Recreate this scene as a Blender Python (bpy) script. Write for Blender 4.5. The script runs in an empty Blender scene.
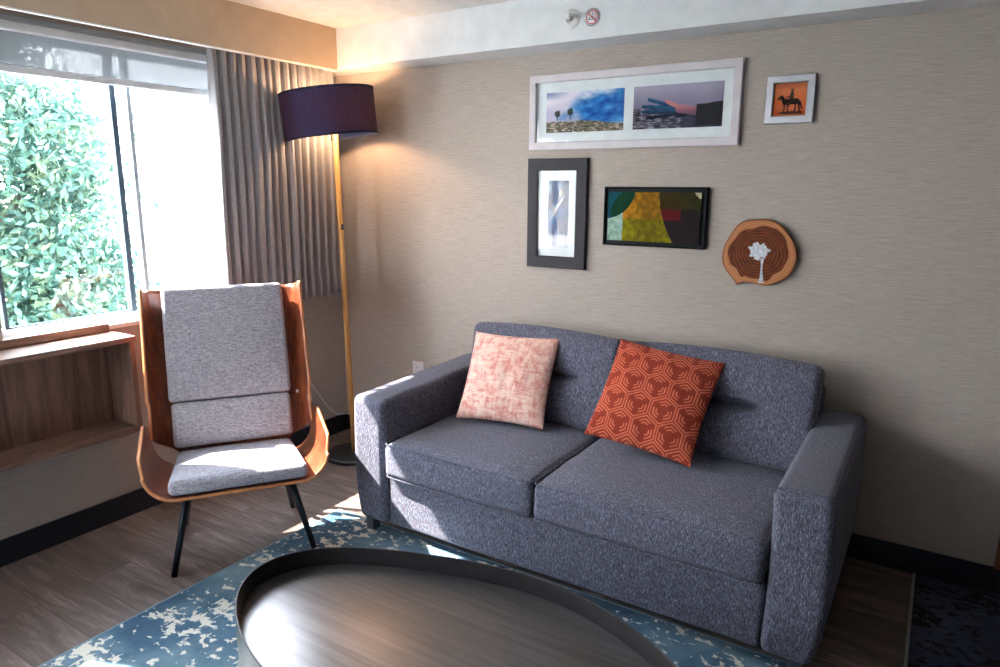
import bpy, bmesh, math, random
from mathutils import Vector, Matrix, noise
random.seed(7)
sc = bpy.context.scene
col = sc.collection
PI = math.pi

# ------------------------------------------------------------------ helpers
def lin(c):
    return tuple((x/255/12.92 if x/255 <= .04045 else ((x/255+.055)/1.055)**2.4) for x in c)

class N:
    """small node-graph helper"""
    def __init__(s, name, rough=.6, metal=0., base=None, spec=.5, sheen=0.):
        s.m = bpy.data.materials.new(name); s.m.use_nodes = True
        s.t = s.m.node_tree; s.b = s.t.nodes['Principled BSDF']; s.out = s.t.nodes['Material Output']
        s.b.inputs['Roughness'].default_value = rough; s.b.inputs['Metallic'].default_value = metal
        s.b.inputs['Specular IOR Level'].default_value = spec
        if sheen: s.b.inputs['Sheen Weight'].default_value = sheen
        if base: s.b.inputs['Base Color'].default_value = (*base, 1)
    def n(s, t, **kw):
        nd = s.t.nodes.new(t)
        for k, v in kw.items():
            if k.startswith('i_'):
                key = k[2:].replace('_', ' ')
                nd.inputs[key].default_value = v
            else: setattr(nd, k, v)
        return nd
    def l(s, a, b): s.t.links.new(a, b)
    def coord(s, scale=(1, 1, 1), rot=(0, 0, 0), kind='Object', loc=(0, 0, 0)):
        tc = s.n('ShaderNodeTexCoord'); mp = s.n('ShaderNodeMapping')
        mp.inputs['Scale'].default_value = scale; mp.inputs['Rotation'].default_value = rot; mp.inputs['Location'].default_value = loc
        s.l(tc.outputs[kind], mp.inputs[0]); return mp.outputs[0]
    def noise(s, vec, scale=5, detail=3, rough=.5, dist=0):
        nd = s.n('ShaderNodeTexNoise'); nd.inputs['Scale'].default_value = scale; nd.inputs['Detail'].default_value = detail
        nd.inputs['Roughness'].default_value = rough; nd.inputs['Distortion'].default_value = dist
        s.l(vec, nd.inputs['Vector']); return nd.outputs['Fac']
    def ramp(s, fac, stops, interp='LINEAR'):
        nd = s.n('ShaderNodeValToRGB'); cr = nd.color_ramp; cr.interpolation = interp
        while len(cr.elements) < len(stops): cr.elements.new(.5)
        for e, (p, c) in zip(cr.elements, stops): e.position = p; e.color = (*c, 1) if len(c) == 3 else c
        s.l(fac, nd.inputs[0]); return nd.outputs[0]
    def mix(s, fac, a, b, mode='MIX'):
        nd = s.n('ShaderNodeMix', data_type='RGBA', blend_type=mode)
        for sock, v in ((nd.inputs[0], fac), (nd.inputs[6], a), (nd.inputs[7], b)):
            if hasattr(v, 'is_output'): s.l(v, sock)
            elif isinstance(v, (int, float)): sock.default_value = v
            else: sock.default_value = (*v, 1)
        return nd.outputs[2]
    def math(s, op, a, b=0):
        nd = s.n('ShaderNodeMath', operation=op)
        for sock, v in ((nd.inputs[0], a), (nd.inputs[1], b)):
            if hasattr(v, 'is_output'): s.l(v, sock)
            else: sock.default_value = v
        return nd.outputs[0]
    def base(s, c): s.l(c, s.b.inputs['Base Color'])
    def bump(s, h, strength=.3, dist=.002):
        nd = s.n('ShaderNodeBump'); nd.inputs['Strength'].default_value = strength; nd.inputs['Distance'].default_value = dist
        s.l(h, nd.inputs['Height']); s.l(nd.outputs[0], s.b.inputs['Normal'])

def link(name, me, mat=None, parent=None, smooth=True):
    o = bpy.data.objects.new(name, me); col.objects.link(o)
    if mat: me.materials.append(mat)
    if parent: o.parent = parent
    if smooth:
        for p in me.polygons: p.use_smooth = True
    return o
def mesh(name, v, f, mat=None, parent=None, smooth=True):
    me = bpy.data.meshes.new(name); me.from_pydata([tuple(p) for p in v], [], f); me.update()
    return link(name, me, mat, parent, smooth)
def from_bm(name, bm, mat=None, parent=None, smooth=False):
    bmesh.ops.recalc_face_normals(bm, faces=bm.faces)
    me = bpy.data.meshes.new(name); bm.to_mesh(me); bm.free()
    return link(name, me, mat, parent, smooth)
def tag(o, label, cat, group=None, kind=None):
    o['label'] = label; o['category'] = cat
    if group: o['group'] = group
    if kind: o['kind'] = kind
    return o
def thing(name, label, cat, loc=(0, 0, 0), rot=(0, 0, 0), group=None):
    o = bpy.data.objects.new(name, None); col.objects.link(o); o.location = loc; o.rotation_euler = rot
    return tag(o, label, cat, group)
def bevel_mod(o, w=.003, seg=2):
    m = o.modifiers.new('bevel', 'BEVEL'); m.width = w; m.segments = seg; m.limit_method = 'ANGLE'; m.harden_normals = False
    return o
def add_box(bm, a, b):
    x0, y0, z0 = a; x1, y1, z1 = b
    vs = [bm.verts.new(p) for p in ((x0,y0,z0),(x1,y0,z0),(x1,y1,z0),(x0,y1,z0),(x0,y0,z1),(x1,y0,z1),(x1,y1,z1),(x0,y1,z1))]
    for f in ((0,3,2,1),(4,5,6,7),(0,1,5,4),(1,2,6,5),(2,3,7,6),(3,0,4,7)): bm.faces.new([vs[i] for i in f])
def box(name, a, b, mat, parent=None, bev=.002):
    bm = bmesh.new(); add_box(bm, a, b); o = from_bm(name, bm, mat, parent)
    if bev: bevel_mod(o, bev)
    return o
def boxes(name, lst, mat, parent=None, bev=0):
    bm = bmesh.new()
    for a, b in lst: add_box(bm, a, b)
    o = from_bm(name, bm, mat, parent)
    if bev: bevel_mod(o, bev)
    return o
def struct(o): o['kind'] = 'structure'; return o

def rbox(name, size, r, mat, parent=None, deform=None, m=14, k=5, loc=(0,0,0), rot=(0,0,0)):
    """rounded cushion-like box with a dense skin; deform(p, size) moves every vertex"""
    hx, hy, hz = [s/2 for s in size]
    def axis(h):
        inner = h - r; a = []
        for i in range(k+1): a.append(-inner - r*math.tan((1-i/k)*PI/4))
        for i in range(1, m): a.append(-inner + 2*inner*i/m)
        for i in range(k+1): a.append(inner + r*math.tan(i/k*PI/4))
        return a
    ax = [axis(hx), axis(hy), axis(hz)]; h = (hx, hy, hz)
    bm = bmesh.new(); cache = {}
    def V(p):
        key = tuple(round(c, 6) for c in p)
        if key in cache: return cache[key]
        q = Vector([max(-(h[i]-r), min(h[i]-r, p[i])) for i in range(3)])
        d = Vector(p) - q
        if d.length > 1e-9: d = d.normalized()*r
        w = q + d
        if deform: w = deform(w, size)
        cache[key] = bm.verts.new(w); return cache[key]
    for a, b, c in ((0,1,2),(1,2,0),(2,0,1)):
        for s in (-1, 1):
            A, B = ax[a], ax[b]
            for i in range(len(A)-1):
                for j in range(len(B)-1):
                    pts = []
                    for (u, v) in ((i,j),(i+1,j),(i+1,j+1),(i,j+1)):
                        p = [0,0,0]; p[a] = A[u]; p[b] = B[v]; p[c] = s*h[c]; pts.append(V(p))
                    if s < 0: pts.reverse()
                    bm.faces.new(pts)
    o = from_bm(name, bm, mat, parent, True); o.location = loc; o.rotation_euler = rot
    return o

def tube(name, pts, rad, mat, parent=None, seg=12, cap=True):
    if not hasattr(rad, '__len__'): rad = [rad]*len(pts)
    pts = [Vector(p) for p in pts]; v = []; f = []
    up = Vector((0,0,1)); prev = None
    for i, p in enumerate(pts):
        t = (pts[min(i+1, len(pts)-1)] - pts[max(i-1, 0)]).normalized()
        if prev is None:
            a = t.cross(up)
            if a.length < 1e-3: a = t.cross(Vector((1,0,0)))
            a.normalize()
        else:
            a = (prev - t*prev.dot(t)).normalized()
        prev = a; b = t.cross(a)
        for k in range(seg):
            an = 2*PI*k/seg; v.append(p + (a*math.cos(an) + b*math.sin(an))*rad[i])
    for i in range(len(pts)-1):
        for k in range(seg):
            f.append((i*seg+k, i*seg+(k+1)%seg, (i+1)*seg+(k+1)%seg, (i+1)*seg+k))
    if cap: f.append(tuple(range(seg))[::-1]); f.append(tuple((len(pts)-1)*seg+k for k in range(seg)))
    o = mesh(name, v, f, mat, parent)
    bm = bmesh.new(); bm.from_mesh(o.data); bmesh.ops.recalc_face_normals(bm, faces=bm.faces); bm.to_mesh(o.data); bm.free()
    for p in o.data.polygons: p.use_smooth = len(p.vertices) == 4
    return o
def lathe(name, prof, mat, parent=None, seg=64, loc=(0,0,0), rot=(0,0,0), closed=False):
    v = []; f = []
    for r, z in prof:
        for k in range(seg): v.append((r*math.cos(2*PI*k/seg), r*math.sin(2*PI*k/seg), z))
    n = len(prof)
    for i in range(n-1 if not closed else n):
        for k in range(seg):
            a = i*seg; b = ((i+1) % n)*seg; f.append((a+k, a+(k+1)%seg, b+(k+1)%seg, b+k))
    if not closed:
        if prof[0][0] > 0: f.append(tuple(range(seg))[::-1])
        if prof[-1][0] > 0: f.append(tuple((n-1)*seg+k for k in range(seg)))
    o = mesh(name, v, f, mat, parent); o.location = loc; o.rotation_euler = rot
    bm = bmesh.new(); bm.from_mesh(o.data); bmesh.ops.remove_doubles(bm, verts=bm.verts, dist=1e-5); bmesh.ops.recalc_face_normals(bm, faces=bm.faces); bm.to_mesh(o.data); bm.free()
    o.data.shade_smooth()
    return o
def auto(o, ang=35):
    me = o.data; bm = bmesh.new(); bm.from_mesh(me)
    for e in bm.edges:
        if len(e.link_faces) == 2 and e.calc_face_angle(0) > math.radians(ang): e.smooth = False
    for fc in bm.faces: fc.smooth = True
    bm.to_mesh(me); bm.free(); return o
def spline(ctrl, n=10):
    P = [Vector(c) for c in ctrl]; out = []
    for i in range(len(P)-1):
        p0 = P[max(i-1,0)]; p1 = P[i]; p2 = P[i+1]; p3 = P[min(i+2,len(P)-1)]
        for k in range(n):
            t = k/n
            out.append(.5*((2*p1)+(p2-p0)*t+(2*p0-5*p1+4*p2-p3)*t*t+(3*p1-p0-3*p2+p3)*t**3))
    out.append(P[-1]); return out

def painted(name, w, h, fn, mat, parent, nx=170, loc=(0,0,0)):
    """flat print in the xz plane; fn(u, v) -> sRGB colour, stored per vertex"""
    ny = max(8, int(nx*h/w)); v = []; f = []; cols = []
    for j in range(ny+1):
        for i in range(nx+1):
            v.append((w*(i/nx-.5), 0, h*(j/ny-.5)))
    for j in range(ny):
        for i in range(nx):
            a = j*(nx+1)+i; f.append((a, a+1, a+nx+2, a+nx+1))
    o = mesh(name, v, f, mat, parent, False); o.location = loc
    at = o.data.color_attributes.new('paint', 'FLOAT_COLOR', 'POINT')
    buf = []
    for j in range(ny+1):
        for i in range(nx+1):
            c = [k**1.3*1.02 for k in lin(fn(i/nx, j/ny))]; buf += [c[0], c[1], c[2], 1]
    at.data.foreach_set('color', buf)
    return o

def fbm(x, y, z=0, o=4):
    s = 0; a = .5; t = 0
    for i in range(o):
        s += a*noise.noise((x, y, z+i*7.1)); t += a; x *= 2; y *= 2; a *= .5
    return s/t          # about -1..1
def sm(e0, e1, x):
    t = max(0, min(1, (x-e0)/(e1-e0))); return t*t*(3-2*t)
def mx(a, b, t): return tuple(a[i]*(1-t)+b[i]*t for i in range(3))
def seg_d(px, py, ax, ay, bx, by):
    dx, dy = bx-ax, by-ay; t = max(0, min(1, ((px-ax)*dx+(py-ay)*dy)/(dx*dx+dy*dy+1e-12)))
    return math.hypot(px-ax-dx*t, py-ay-dy*t)

# ------------------------------------------------------------------ materials
def wallpaper():
    n = N('woven_wallpaper', rough=.75, spec=.25)
    tc = n.n('ShaderNodeTexCoord')
    sep = n.n('ShaderNodeSeparateXYZ'); n.l(tc.outputs['Object'], sep.inputs[0])
    al = n.math('ADD', sep.outputs[0], sep.outputs[1])
    cmb = n.n('ShaderNodeCombineXYZ'); n.l(al, cmb.inputs[0]); n.l(sep.outputs[2], cmb.inputs[2])
    def st(sx, sz):
        mp = n.n('ShaderNodeMapping'); mp.inputs['Scale'].default_value = (sx, 1, sz); n.l(cmb.outputs[0], mp.inputs[0]); return mp.outputs[0]
    f1 = n.noise(st(9, 330), 1, 4, .65); f2 = n.noise(st(24, 620), 1, 2, .6); f3 = n.noise(st(1.2, 2.5), 1, 2)
    a = n.math('ADD', n.math('MULTIPLY', f1, .6), n.math('MULTIPLY', f2, .4))
    c = n.ramp(a, [(.32, lin((158,147,137))), (.5, lin((181,170,160))), (.68, lin((201,190,181)))])
    c = n.mix(n.math('MULTIPLY', f3, .18), c, lin((150,138,128)))
    n.base(c); n.bump(a, .35, .0015); return n.m
def fabric(name, stops, sx=160, sy=30, sz=30, fleck=None, bump=.4, rough=.95, sheen=.15, scale2=260, dist=.002, wf=.55):
    n = N(name, rough=rough, spec=.15, sheen=sheen)
    v1 = n.coord((sx, sy, sz)); v2 = n.coord((1, 1, 1))
    f1 = n.noise(v1, 1, 3, .7); f2 = n.noise(v2, scale2, 2, .7)
    a = n.math('ADD', n.math('MULTIPLY', f1, wf), n.math('MULTIPLY', f2, 1-wf))
    c = n.ramp(a, stops)
    if fleck:
        f3 = n.noise(n.coord((sx*1.1, sy*2, sz*2), loc=(3, 7, 1)), 1, 1, .5)
        c = n.mix(n.ramp(f3, [(.56, (0,0,0)), (.66, (1,1,1))]), c, fleck)
    n.base(c); n.bump(a, bump, dist); return n.m
def woodm(name, stops, grain=(1, 18, 18), rough=.4, scale=2.2, rot=(0,0,0), coat=0, bump=.05, dist=1.2):
    n = N(name, rough=rough)
    v = n.coord(grain, rot)
    f = n.noise(v, scale, 6, .62, dist); g = n.noise(n.coord((grain[0]*3, grain[1]*9, grain[2]*9), rot), scale, 2, .5)
    a = n.math('ADD', n.math('MULTIPLY', f, .78), n.math('MULTIPLY', g, .22))
    n.base(n.ramp(a, stops)); n.bump(a, bump, .001)
    if coat: n.b.inputs['Coat Weight'].default_value = coat; n.b.inputs['Coat Roughness'].default_value = .15
    return n.m
def plain(name, c, rough=.5, metal=0, spec=.5, bumps=None):
    n = N(name, rough, metal, None, spec)
    f = n.noise(n.coord(), 14, 3); k = lin(c)
    n.base(n.ramp(f, [(.3, tuple(x*.94 for x in k)), (.7, tuple(min(1, x*1.05) for x in k))]))
    if bumps: n.bump(n.noise(n.coord(), bumps[0], 3, .6), bumps[1], bumps[2])
    return n.m
def floorwood():
    n = N('plank_floor', rough=.34, spec=.5)
    br = n.n('ShaderNodeTexBrick'); br.offset = .37; br.squash = 1
    br.inputs['Scale'].default_value = 1; br.inputs['Mortar Size'].default_value = .0012; br.inputs['Brick Width'].default_value = 1.22; br.inputs['Row Height'].default_value = .18
    br.inputs['Color1'].default_value = (0,0,0,1); br.inputs['Color2'].default_value = (1,1,1,1); br.inputs['Mortar'].default_value = (.5,.5,.5,1)
    n.l(n.coord(loc=(.35, .07, 0)), br.inputs['Vector'])
    # offset the grain per board
    tc = n.n('ShaderNodeTexCoord'); add = n.n('ShaderNodeVectorMath', operation='MULTIPLY_ADD')
    n.l(br.outputs['Color'], add.inputs[0]); add.inputs[1].default_value = (7, 11, 3); n.l(tc.outputs['Object'], add.inputs[2])
    mp = n.n('ShaderNodeMapping'); mp.inputs['Scale'].default_value = (1.1, 9, 1); n.l(add.outputs[0], mp.inputs[0])
    f = n.noise(mp.outputs[0], 1.6, 6, .6, .9)
    wv = n.math('FRACT', n.math('MULTIPLY', f, 9)); 
    mp2 = n.n('ShaderNodeMapping'); mp2.inputs['Scale'].default_value = (6, 110, 1); n.l(add.outputs[0], mp2.inputs[0])
    g = n.noise(mp2.outputs[0], 1.4, 3, .6)
    c = n.ramp(f, [(.30, lin((72,60,56))), (.5, lin((120,105,98))), (.68, lin((168,152,144)))])
    c = n.mix(n.math('MULTIPLY', n.ramp(wv, [(0, (0,0,0)), (.12, (1,1,1)), (.35, (0,0,0))]), .5), c, lin((62,50,46)))
    c = n.mix(n.ramp(g, [(.42, (.45,.45,.45)), (.6, (0,0,0))]), c, lin((76,64,58)))
    c = n.mix(n.math('MULTIPLY', br.outputs['Color'], .22), c, lin((128,112,104)))
    c = n.mix(br.outputs['Fac'], c, lin((48,38,34)))
    n.base(c); n.bump(g, .12, .001); return n.m
def rugm(name, dark, mid, pale, cream, thr=.553, streak=True):
    n = N(name, rough=.95, spec=.1, sheen=.1)
    big = n.noise(n.coord((1,1,1)), 2.1, 4, .6)
    st = n.noise(n.coord((14, 160, 1)), 1, 3, .6)
    c = n.ramp(big, [(.32, dark), (.5, mid), (.68, pale)])
    c = n.mix(n.math('MULTIPLY', st, .5), c, tuple(x*.55 for x in mid))
    blot = n.noise(n.coord((1, 1.4, 1)), 24, 5, .6, .3); area = n.noise(n.coord((1, 1.6, 1), loc=(4.3,2.2,0)), 4.2, 2, .5)
    b = n.math('ADD', n.math('MULTIPLY', blot, .68), n.math('MULTIPLY', area, .32))
    # horizontal scratches where the pattern is worn
    scr = n.noise(n.coord((16, 3, 1), loc=(1,5,0)), 3.4, 3, .6)
    m1 = n.ramp(b, [(thr, (0,0,0)), (thr+.012, (1,1,1))])
    m2 = n.ramp(n.math('ADD', n.math('MULTIPLY', scr, .5), n.math('MULTIPLY', area, .5)), [(thr+.058, (0,0,0)), (thr+.07, (1,1,1))])
    m = n.mix(1.0, m1, m2, 'LIGHTEN')
    n.base(n.mix(m, c, cream)); n.bump(n.noise(n.coord(), 500, 2), .3, .002); return n.m

M = {}
M['wall'] = wallpaper()
M['floor'] = floorwood()
M['base'] = plain('navy_black_baseboard', (24,31,42), .35)
M['ceil'] = plain('textured_ceiling', (228,226,223), .95, bumps=(190, .9, .006))
M['white'] = plain('white_paint', (226,228,230), .6)
M['valance'] = plain('beige_valance', (196,172,146), .75, bumps=(300, .2, .001))
M['trimwhite'] = plain('valance_white_edge', (235,232,226), .5)
M['alu'] = plain('white_window_frame', (228,232,236), .35)
M['gasket'] = plain('dark_window_gasket', (62,84,100), .5)
M['gframe'] = plain('grey_window_frame', (150,158,164), .4)
M['sofa'] = fabric('slate_heather_upholstery', [(.34, lin((30,32,43))), (.46, lin((70,73,88))), (.55, lin((110,115,133))), (.66, lin((176,184,204)))], sx=430, sy=75, sz=75, scale2=380, fleck=lin((108,86,92)), bump=.9, wf=.66)
M['sofaside'] = fabric('slate_heather_upholstery_side', [(.34, lin((30,32,43))), (.46, lin((70,73,88))), (.55, lin((110,115,133))), (.66, lin((176,184,204)))], sx=430, sy=330, sz=75, scale2=380, fleck=lin((108,86,92)), bump=.9, wf=.66)
M['chairfab'] = fabric('grey_chair_upholstery', [(.32, lin((104,102,110))), (.5, lin((156,152,160))), (.68, lin((200,198,206)))], sx=45, sy=200, sz=240, bump=1.0, scale2=150, dist=.004)
M['rosewood'] = woodm('walnut_plywood', [(.3, lin((64,30,20))), (.5, lin((116,58,36))), (.7, lin((154,88,56)))], grain=(9, 9, 1.3), rough=.28, coat=.5, scale=3)
M['plyedge'] = woodm('plywood_edge', [(.3, lin((176,104,60))), (.7, lin((214,150,100)))], grain=(8, 8, 2), rough=.4)
M['shelf'] = woodm('walnut_laminate', [(.3, lin((84,62,54))), (.5, lin((122,92,78))), (.7, lin((156,124,106)))], grain=(14, 1, 14), rough=.38, scale=2.4, coat=.15)
M['shelfback'] = woodm('walnut_laminate_upright', [(.3, lin((80,58,50))), (.5, lin((116,88,74))), (.7, lin((148,116,100)))], grain=(9, 9, .7), rough=.5, scale=2.2)
M['rightwood'] = woodm('reddish_wood_panel', [(.3, lin((92,48,28))), (.7, lin((150,88,52)))], grain=(9, 9, 1), rough=.4)
M['oak'] = woodm('pale_oak_pole', [(.3, lin((206,148,78))), (.7, lin((232,184,114)))], grain=(12, 12, 1.2), rough=.4)
M['blackmetal'] = plain('blackened_metal', (28,36,42), .38, .6)
M['blackmatte'] = plain('matt_black', (24,26,30), .5)
M['blackframe'] = plain('black_picture_frame', (12,18,24), .6, spec=.25)
M['charframe'] = woodm('charcoal_wood_frame', [(.3, lin((24,22,30))), (.7, lin((42,40,50)))], grain=(6, 6, 20), rough=.65)
M['whiteframe'] = plain('white_wood_frame', (206,200,204), .45)
M['silverframe'] = plain('silver_frame', (188,190,196), .32, .55)
M['mat'] = plain('picture_mat_board', (222,230,232), .8)
M['sofaleg'] = plain('grey_sofa_leg', (74,84,92), .35, .3)
M['cord'] = plain('white_cord', (226,226,230), .5)
M['plastic'] = plain('white_plastic', (226,224,222), .4)
M['chrome'] = plain('sprinkler_metal', (190,184,176), .25, .9)
M['red'] = plain('sign_red', (205,40,62), .5)
M['navy'] = plain('sign_navy', (58,74,116), .5)
M['orangebulb'] = plain('sprinkler_bulb', (190,84,44), .3)
M['strip'] = plain('metal_floor_strip', (170,170,166), .35, .7)
M['rug'] = rugm('blue_distressed_rug', lin((30,56,84)), lin((72,102,122)), lin((128,152,160)), lin((206,200,186)))
M['carpet'] = rugm('navy_patterned_carpet', lin((34,38,56)), lin((62,68,92)), lin((92,100,126)), lin((18,20,30)), .52)
M['slabbark'] = plain('slab_bark', (92,54,32), .8, bumps=(60, 1, .004))
def paint_mat(name, rough=.6, coat=0):
    n = N(name, rough=rough, spec=.2); a = n.n('ShaderNodeAttribute', attribute_name='paint'); n.base(a.outputs['Color'])
    if coat: n.b.inputs['Coat Weight'].default_value = coat
    return n.m
M['print'] = paint_mat('printed_picture', .85)
M['slab'] = paint_mat('oiled_wood_slice', .6, 0)
def inlay():
    n = N('silver_inlay', rough=.4, metal=.35); f = n.noise(n.coord(), 90, 4, .7)
    n.base(n.ramp(f, [(.35, lin((150,154,160))), (.65, lin((204,206,212)))])); return n.m
M['inlay'] = inlay()
def tabletop():
    n = N('brushed_bronze_tray', rough=.3, metal=.85)
    v = n.coord((2.2, 60, 1), rot=(0, 0, math.radians(28)))
    f = n.noise(v, 1, 4, .6); g = n.noise(n.coord(), 3.5, 3, .5)
    c = n.ramp(f, [(.3, lin((108,105,105))), (.7, lin((136,132,131)))])
    n.base(n.mix(n.math('MULTIPLY', g, .4), c, lin((100,95,94))))
    r = n.n('ShaderNodeMapRange'); n.l(f, r.inputs[0]); r.inputs[3].default_value = .26; r.inputs[4].default_value = .42
    n.l(r.outputs[0], n.b.inputs['Roughness']); n.bump(f, .05, .0006)
    return n.m
M['tray'] = tabletop()
M['trayrim'] = plain('dark_steel_rim', (62,60,62), .42, .75)
def curtain_mat():
    n = N('grey_curtain', rough=.9, spec=.1, sheen=.1)
    f = n.noise(n.coord((200, 200, 60)), 1, 2)
    n.base(n.ramp(f, [(.3, lin((168,166,170))), (.7, lin((192,190,193)))]))
    tr = n.n('ShaderNodeBsdfTranslucent'); tr.inputs[0].default_value = (*lin((120,116,118)), 1)
    mixs = n.n('ShaderNodeMixShader'); mixs.inputs[0].default_value = .22
    n.l(n.b.outputs[0], mixs.inputs[1]); n.l(tr.outputs[0], mixs.inputs[2]); n.l(mixs.outputs[0], n.out.inputs[0])
    return n.m
M['curtain'] = curtain_mat()
def thin(name, transp, tcol=(1,1,1), dcol=(.8,.8,.8), kind='glossy', rough=.03, ior=1.45):
    n = N(name); t = n.n('ShaderNodeBsdfTransparent'); t.inputs[0].default_value = (*tcol, 1)
    if kind == 'glossy':
        g = n.n('ShaderNodeBsdfGlossy'); g.inputs['Roughness'].default_value = rough; g.inputs[0].default_value = (1,1,1,1)
        fr = n.n('ShaderNodeFresnel'); fac = fr.outputs[0]; ge = n.n('ShaderNodeNewGeometry'); mr = n.n('ShaderNodeMapRange')
        n.l(ge.outputs['Backfacing'], mr.inputs[0]); mr.inputs[3].default_value = ior; mr.inputs[4].default_value = 1/ior; n.l(mr.outputs[0], fr.inputs[0])
        ms = n.n('ShaderNodeMixShader'); n.l(fac, ms.inputs[0]); n.l(t.outputs[0], ms.inputs[1]); n.l(g.outputs[0], ms.inputs[2])
    else:
        d = n.n('ShaderNodeBsdfDiffuse'); d.inputs[0].default_value = (*dcol, 1)
        tl = n.n('ShaderNodeBsdfTranslucent'); tl.inputs[0].default_value = (*dcol, 1)
        m0 = n.n('ShaderNodeMixShader'); m0.inputs[0].default_value = .5; n.l(d.outputs[0], m0.inputs[1]); n.l(tl.outputs[0], m0.inputs[2])
        ms = n.n('ShaderNodeMixShader'); ms.inputs[0].default_value = 1-transp; n.l(t.outputs[0], ms.inputs[1]); n.l(m0.outputs[0], ms.inputs[2])
    n.l(ms.outputs[0], n.out.inputs[0]); return n.m
M['glass'] = thin('window_glass', 1)
M['picglass'] = thin('picture_glass', 1, ior=1.22)
M['shade'] = thin('roller_shade_mesh', .16, dcol=lin((128,130,134)), kind='mesh')
def lampshade():
    n = N('navy_lamp_fabric', rough=.85, spec=.15)
    f = n.noise(n.coord((1, 1, 1)), 420, 2, .8)
    n.base(n.ramp(f, [(.35, lin((12,26,58))), (.7, lin((26,44,86)))]))
    tr = n.n('ShaderNodeBsdfTranslucent'); n.l(n.ramp(f, [(.40, lin((52,50,74))), (.62, lin((206,176,166)))]), tr.inputs[0])
    ms = n.n('ShaderNodeMixShader'); ms.inputs[0].default_value = .22
    n.l(n.b.outputs[0], ms.inputs[1]); n.l(tr.outputs[0], ms.inputs[2]); n.l(ms.outputs[0], n.out.inputs[0]); return n.m
M['lampshade'] = lampshade()
M['shadetrim'] = plain('navy_shade_binding', (18,24,50), .8)
M['shadein'] = plain('shade_lining', (232,228,222), .7)
def emit(name, c, s):
    n = N(name); e = n.n('ShaderNodeEmission'); e.inputs[0].default_value = (*c, 1); e.inputs[1].default_value = s
    n.l(e.outputs[0], n.out.inputs[0]); return n.m
M['bulb'] = emit('warm_bulb', (1, .60, .32), 130)
def leafm(name, a, b, c):
    n = N(name, rough=.5); f = n.noise(n.coord(), 5, 3); k = n.ramp(f, [(.3, a), (.5, b), (.7, c)]); n.base(k)
    tr = n.n('ShaderNodeBsdfTranslucent'); n.l(k, tr.inputs[0]); ms = n.n('ShaderNodeMixShader'); ms.inputs[0].default_value = .4
    n.l(n.b.outputs[0], ms.inputs[1]); n.l(tr.outputs[0], ms.inputs[2]); n.l(ms.outputs[0], n.out.inputs[0]); return n.m
M['leaf'] = leafm('tree_leaves', lin((32,66,60)), lin((62,96,84)), lin((112,130,96)))
M['bark'] = plain('tree_bark', (98,88,80), .9)
M['facade'] = plain('white_facade', (236,238,240), .8)
M['ground'] = plain('outside_ground', (170,172,168), .9)
def pinkm():
    n = N('pink_mottled_fabric', rough=.95, spec=.1, sheen=.1)
    a = n.noise(n.coord((1,1,1)), 26, 5, .7, .4); b = n.noise(n.coord((90, 20, 14)), 1, 3, .6); c3 = n.noise(n.coord((14, 20, 90), loc=(2,1,3)), 1, 3, .6)
    v = n.math('ADD', n.math('MULTIPLY', a, .5), n.math('ADD', n.math('MULTIPLY', b, .25), n.math('MULTIPLY', c3, .25)))
    n.base(n.ramp(v, [(.36, lin((240,216,200))), (.47, lin((236,196,180))), (.54, lin((222,158,144))), (.64, lin((198,112,104)))]))
    n.bump(n.noise(n.coord(), 300, 2), .25, .001); return n.m
M['pink'] = pinkm()
def redm():
    n = N('rust_chevron_fabric', rough=.92, spec=.1, sheen=.1)
    a = n.n('ShaderNodeAttribute', attribute_name='paint')
    f = n.noise(n.coord((260, 30, 30)), 1, 2)
    n.base(n.mix(n.math('MULTIPLY', f, .35), a.outputs['Color'], lin((120,40,30))))
    n.bump(n.noise(n.coord(), 300, 2), .25, .001); return n.m
M['rust'] = redm()

# ------------------------------------------------------------------ the room
ZC = 2.374; ZS = 2.17; XR = 5.4; YB = -4.7
WY0, WY1, WZ0, WZ1 = -3.55, -.60, .925, 2.15      # window opening
fl = struct(box('floor', (-.14, YB, -.12), (XR, .12, 0), M['floor'], bev=0))
struct(box('ceiling', (-.14, YB, ZC), (XR, .12, ZC+.1), M['ceil'], bev=0))
struct(box('wall_back', (-.14, 0, 0), (XR, .12, ZC), M['wall'], bev=0))
struct(boxes('wall_left', [((-.14, YB, 0), (0, 0, WZ0)), ((-.14, YB, WZ1), (0, 0, ZC)), ((-.14, WY1, WZ0), (0, 0, WZ1)), ((-.14, YB, WZ0), (0, WY0, WZ1)), ((-.14, -2.46, WZ0), (0, -1.875, WZ1))], M['wall']))
struct(box('wall_right', (XR, YB, 0), (XR+.1, .12, ZC), plain('taupe_side_wall', (112,102,94), .85), bev=0))
F0, F1, FZ0, FZ1 = .25, .90, .90, 1.95  # opening added in the unseen front wall to let in fill light
struct(boxes('wall_front', [((-.14, YB-.12, 0), (XR+.1, YB, FZ0)), ((-.14, YB-.12, FZ1), (XR+.1, YB, ZC)), ((-.14, YB-.12, FZ0), (F0, YB, FZ1)), ((F1, YB-.12, FZ0), (XR+.1, YB, FZ1))], M['white']))
fill_win = bpy.data.objects.new('added_fill_window', None); col.objects.link(fill_win); fill_win['kind'] = 'structure'  # added window behind the camera, brightens the dark left side of the room
boxes('window_frame', [((F0, YB-.11, FZ0), (F1, YB-.06, FZ0+.05)), ((F0, YB-.11, FZ1-.05), (F1, YB-.06, FZ1)), ((F0, YB-.11, FZ0), (F0+.05, YB-.06, FZ1)), ((F1-.05, YB-.11, FZ0), (F1, YB-.06, FZ1))], M['alu'], fill_win, .002)
for a, b in ((F0+.04, F1-.04),): box('window_glass', (a, YB-.088, FZ0+.04), (b, YB-.084, FZ1-.04), M['glass'], fill_win, 0)
so = struct(box('trim_1', (.0, -.199, ZS), (XR, 0, ZC), M['white'], bev=.003))
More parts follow.
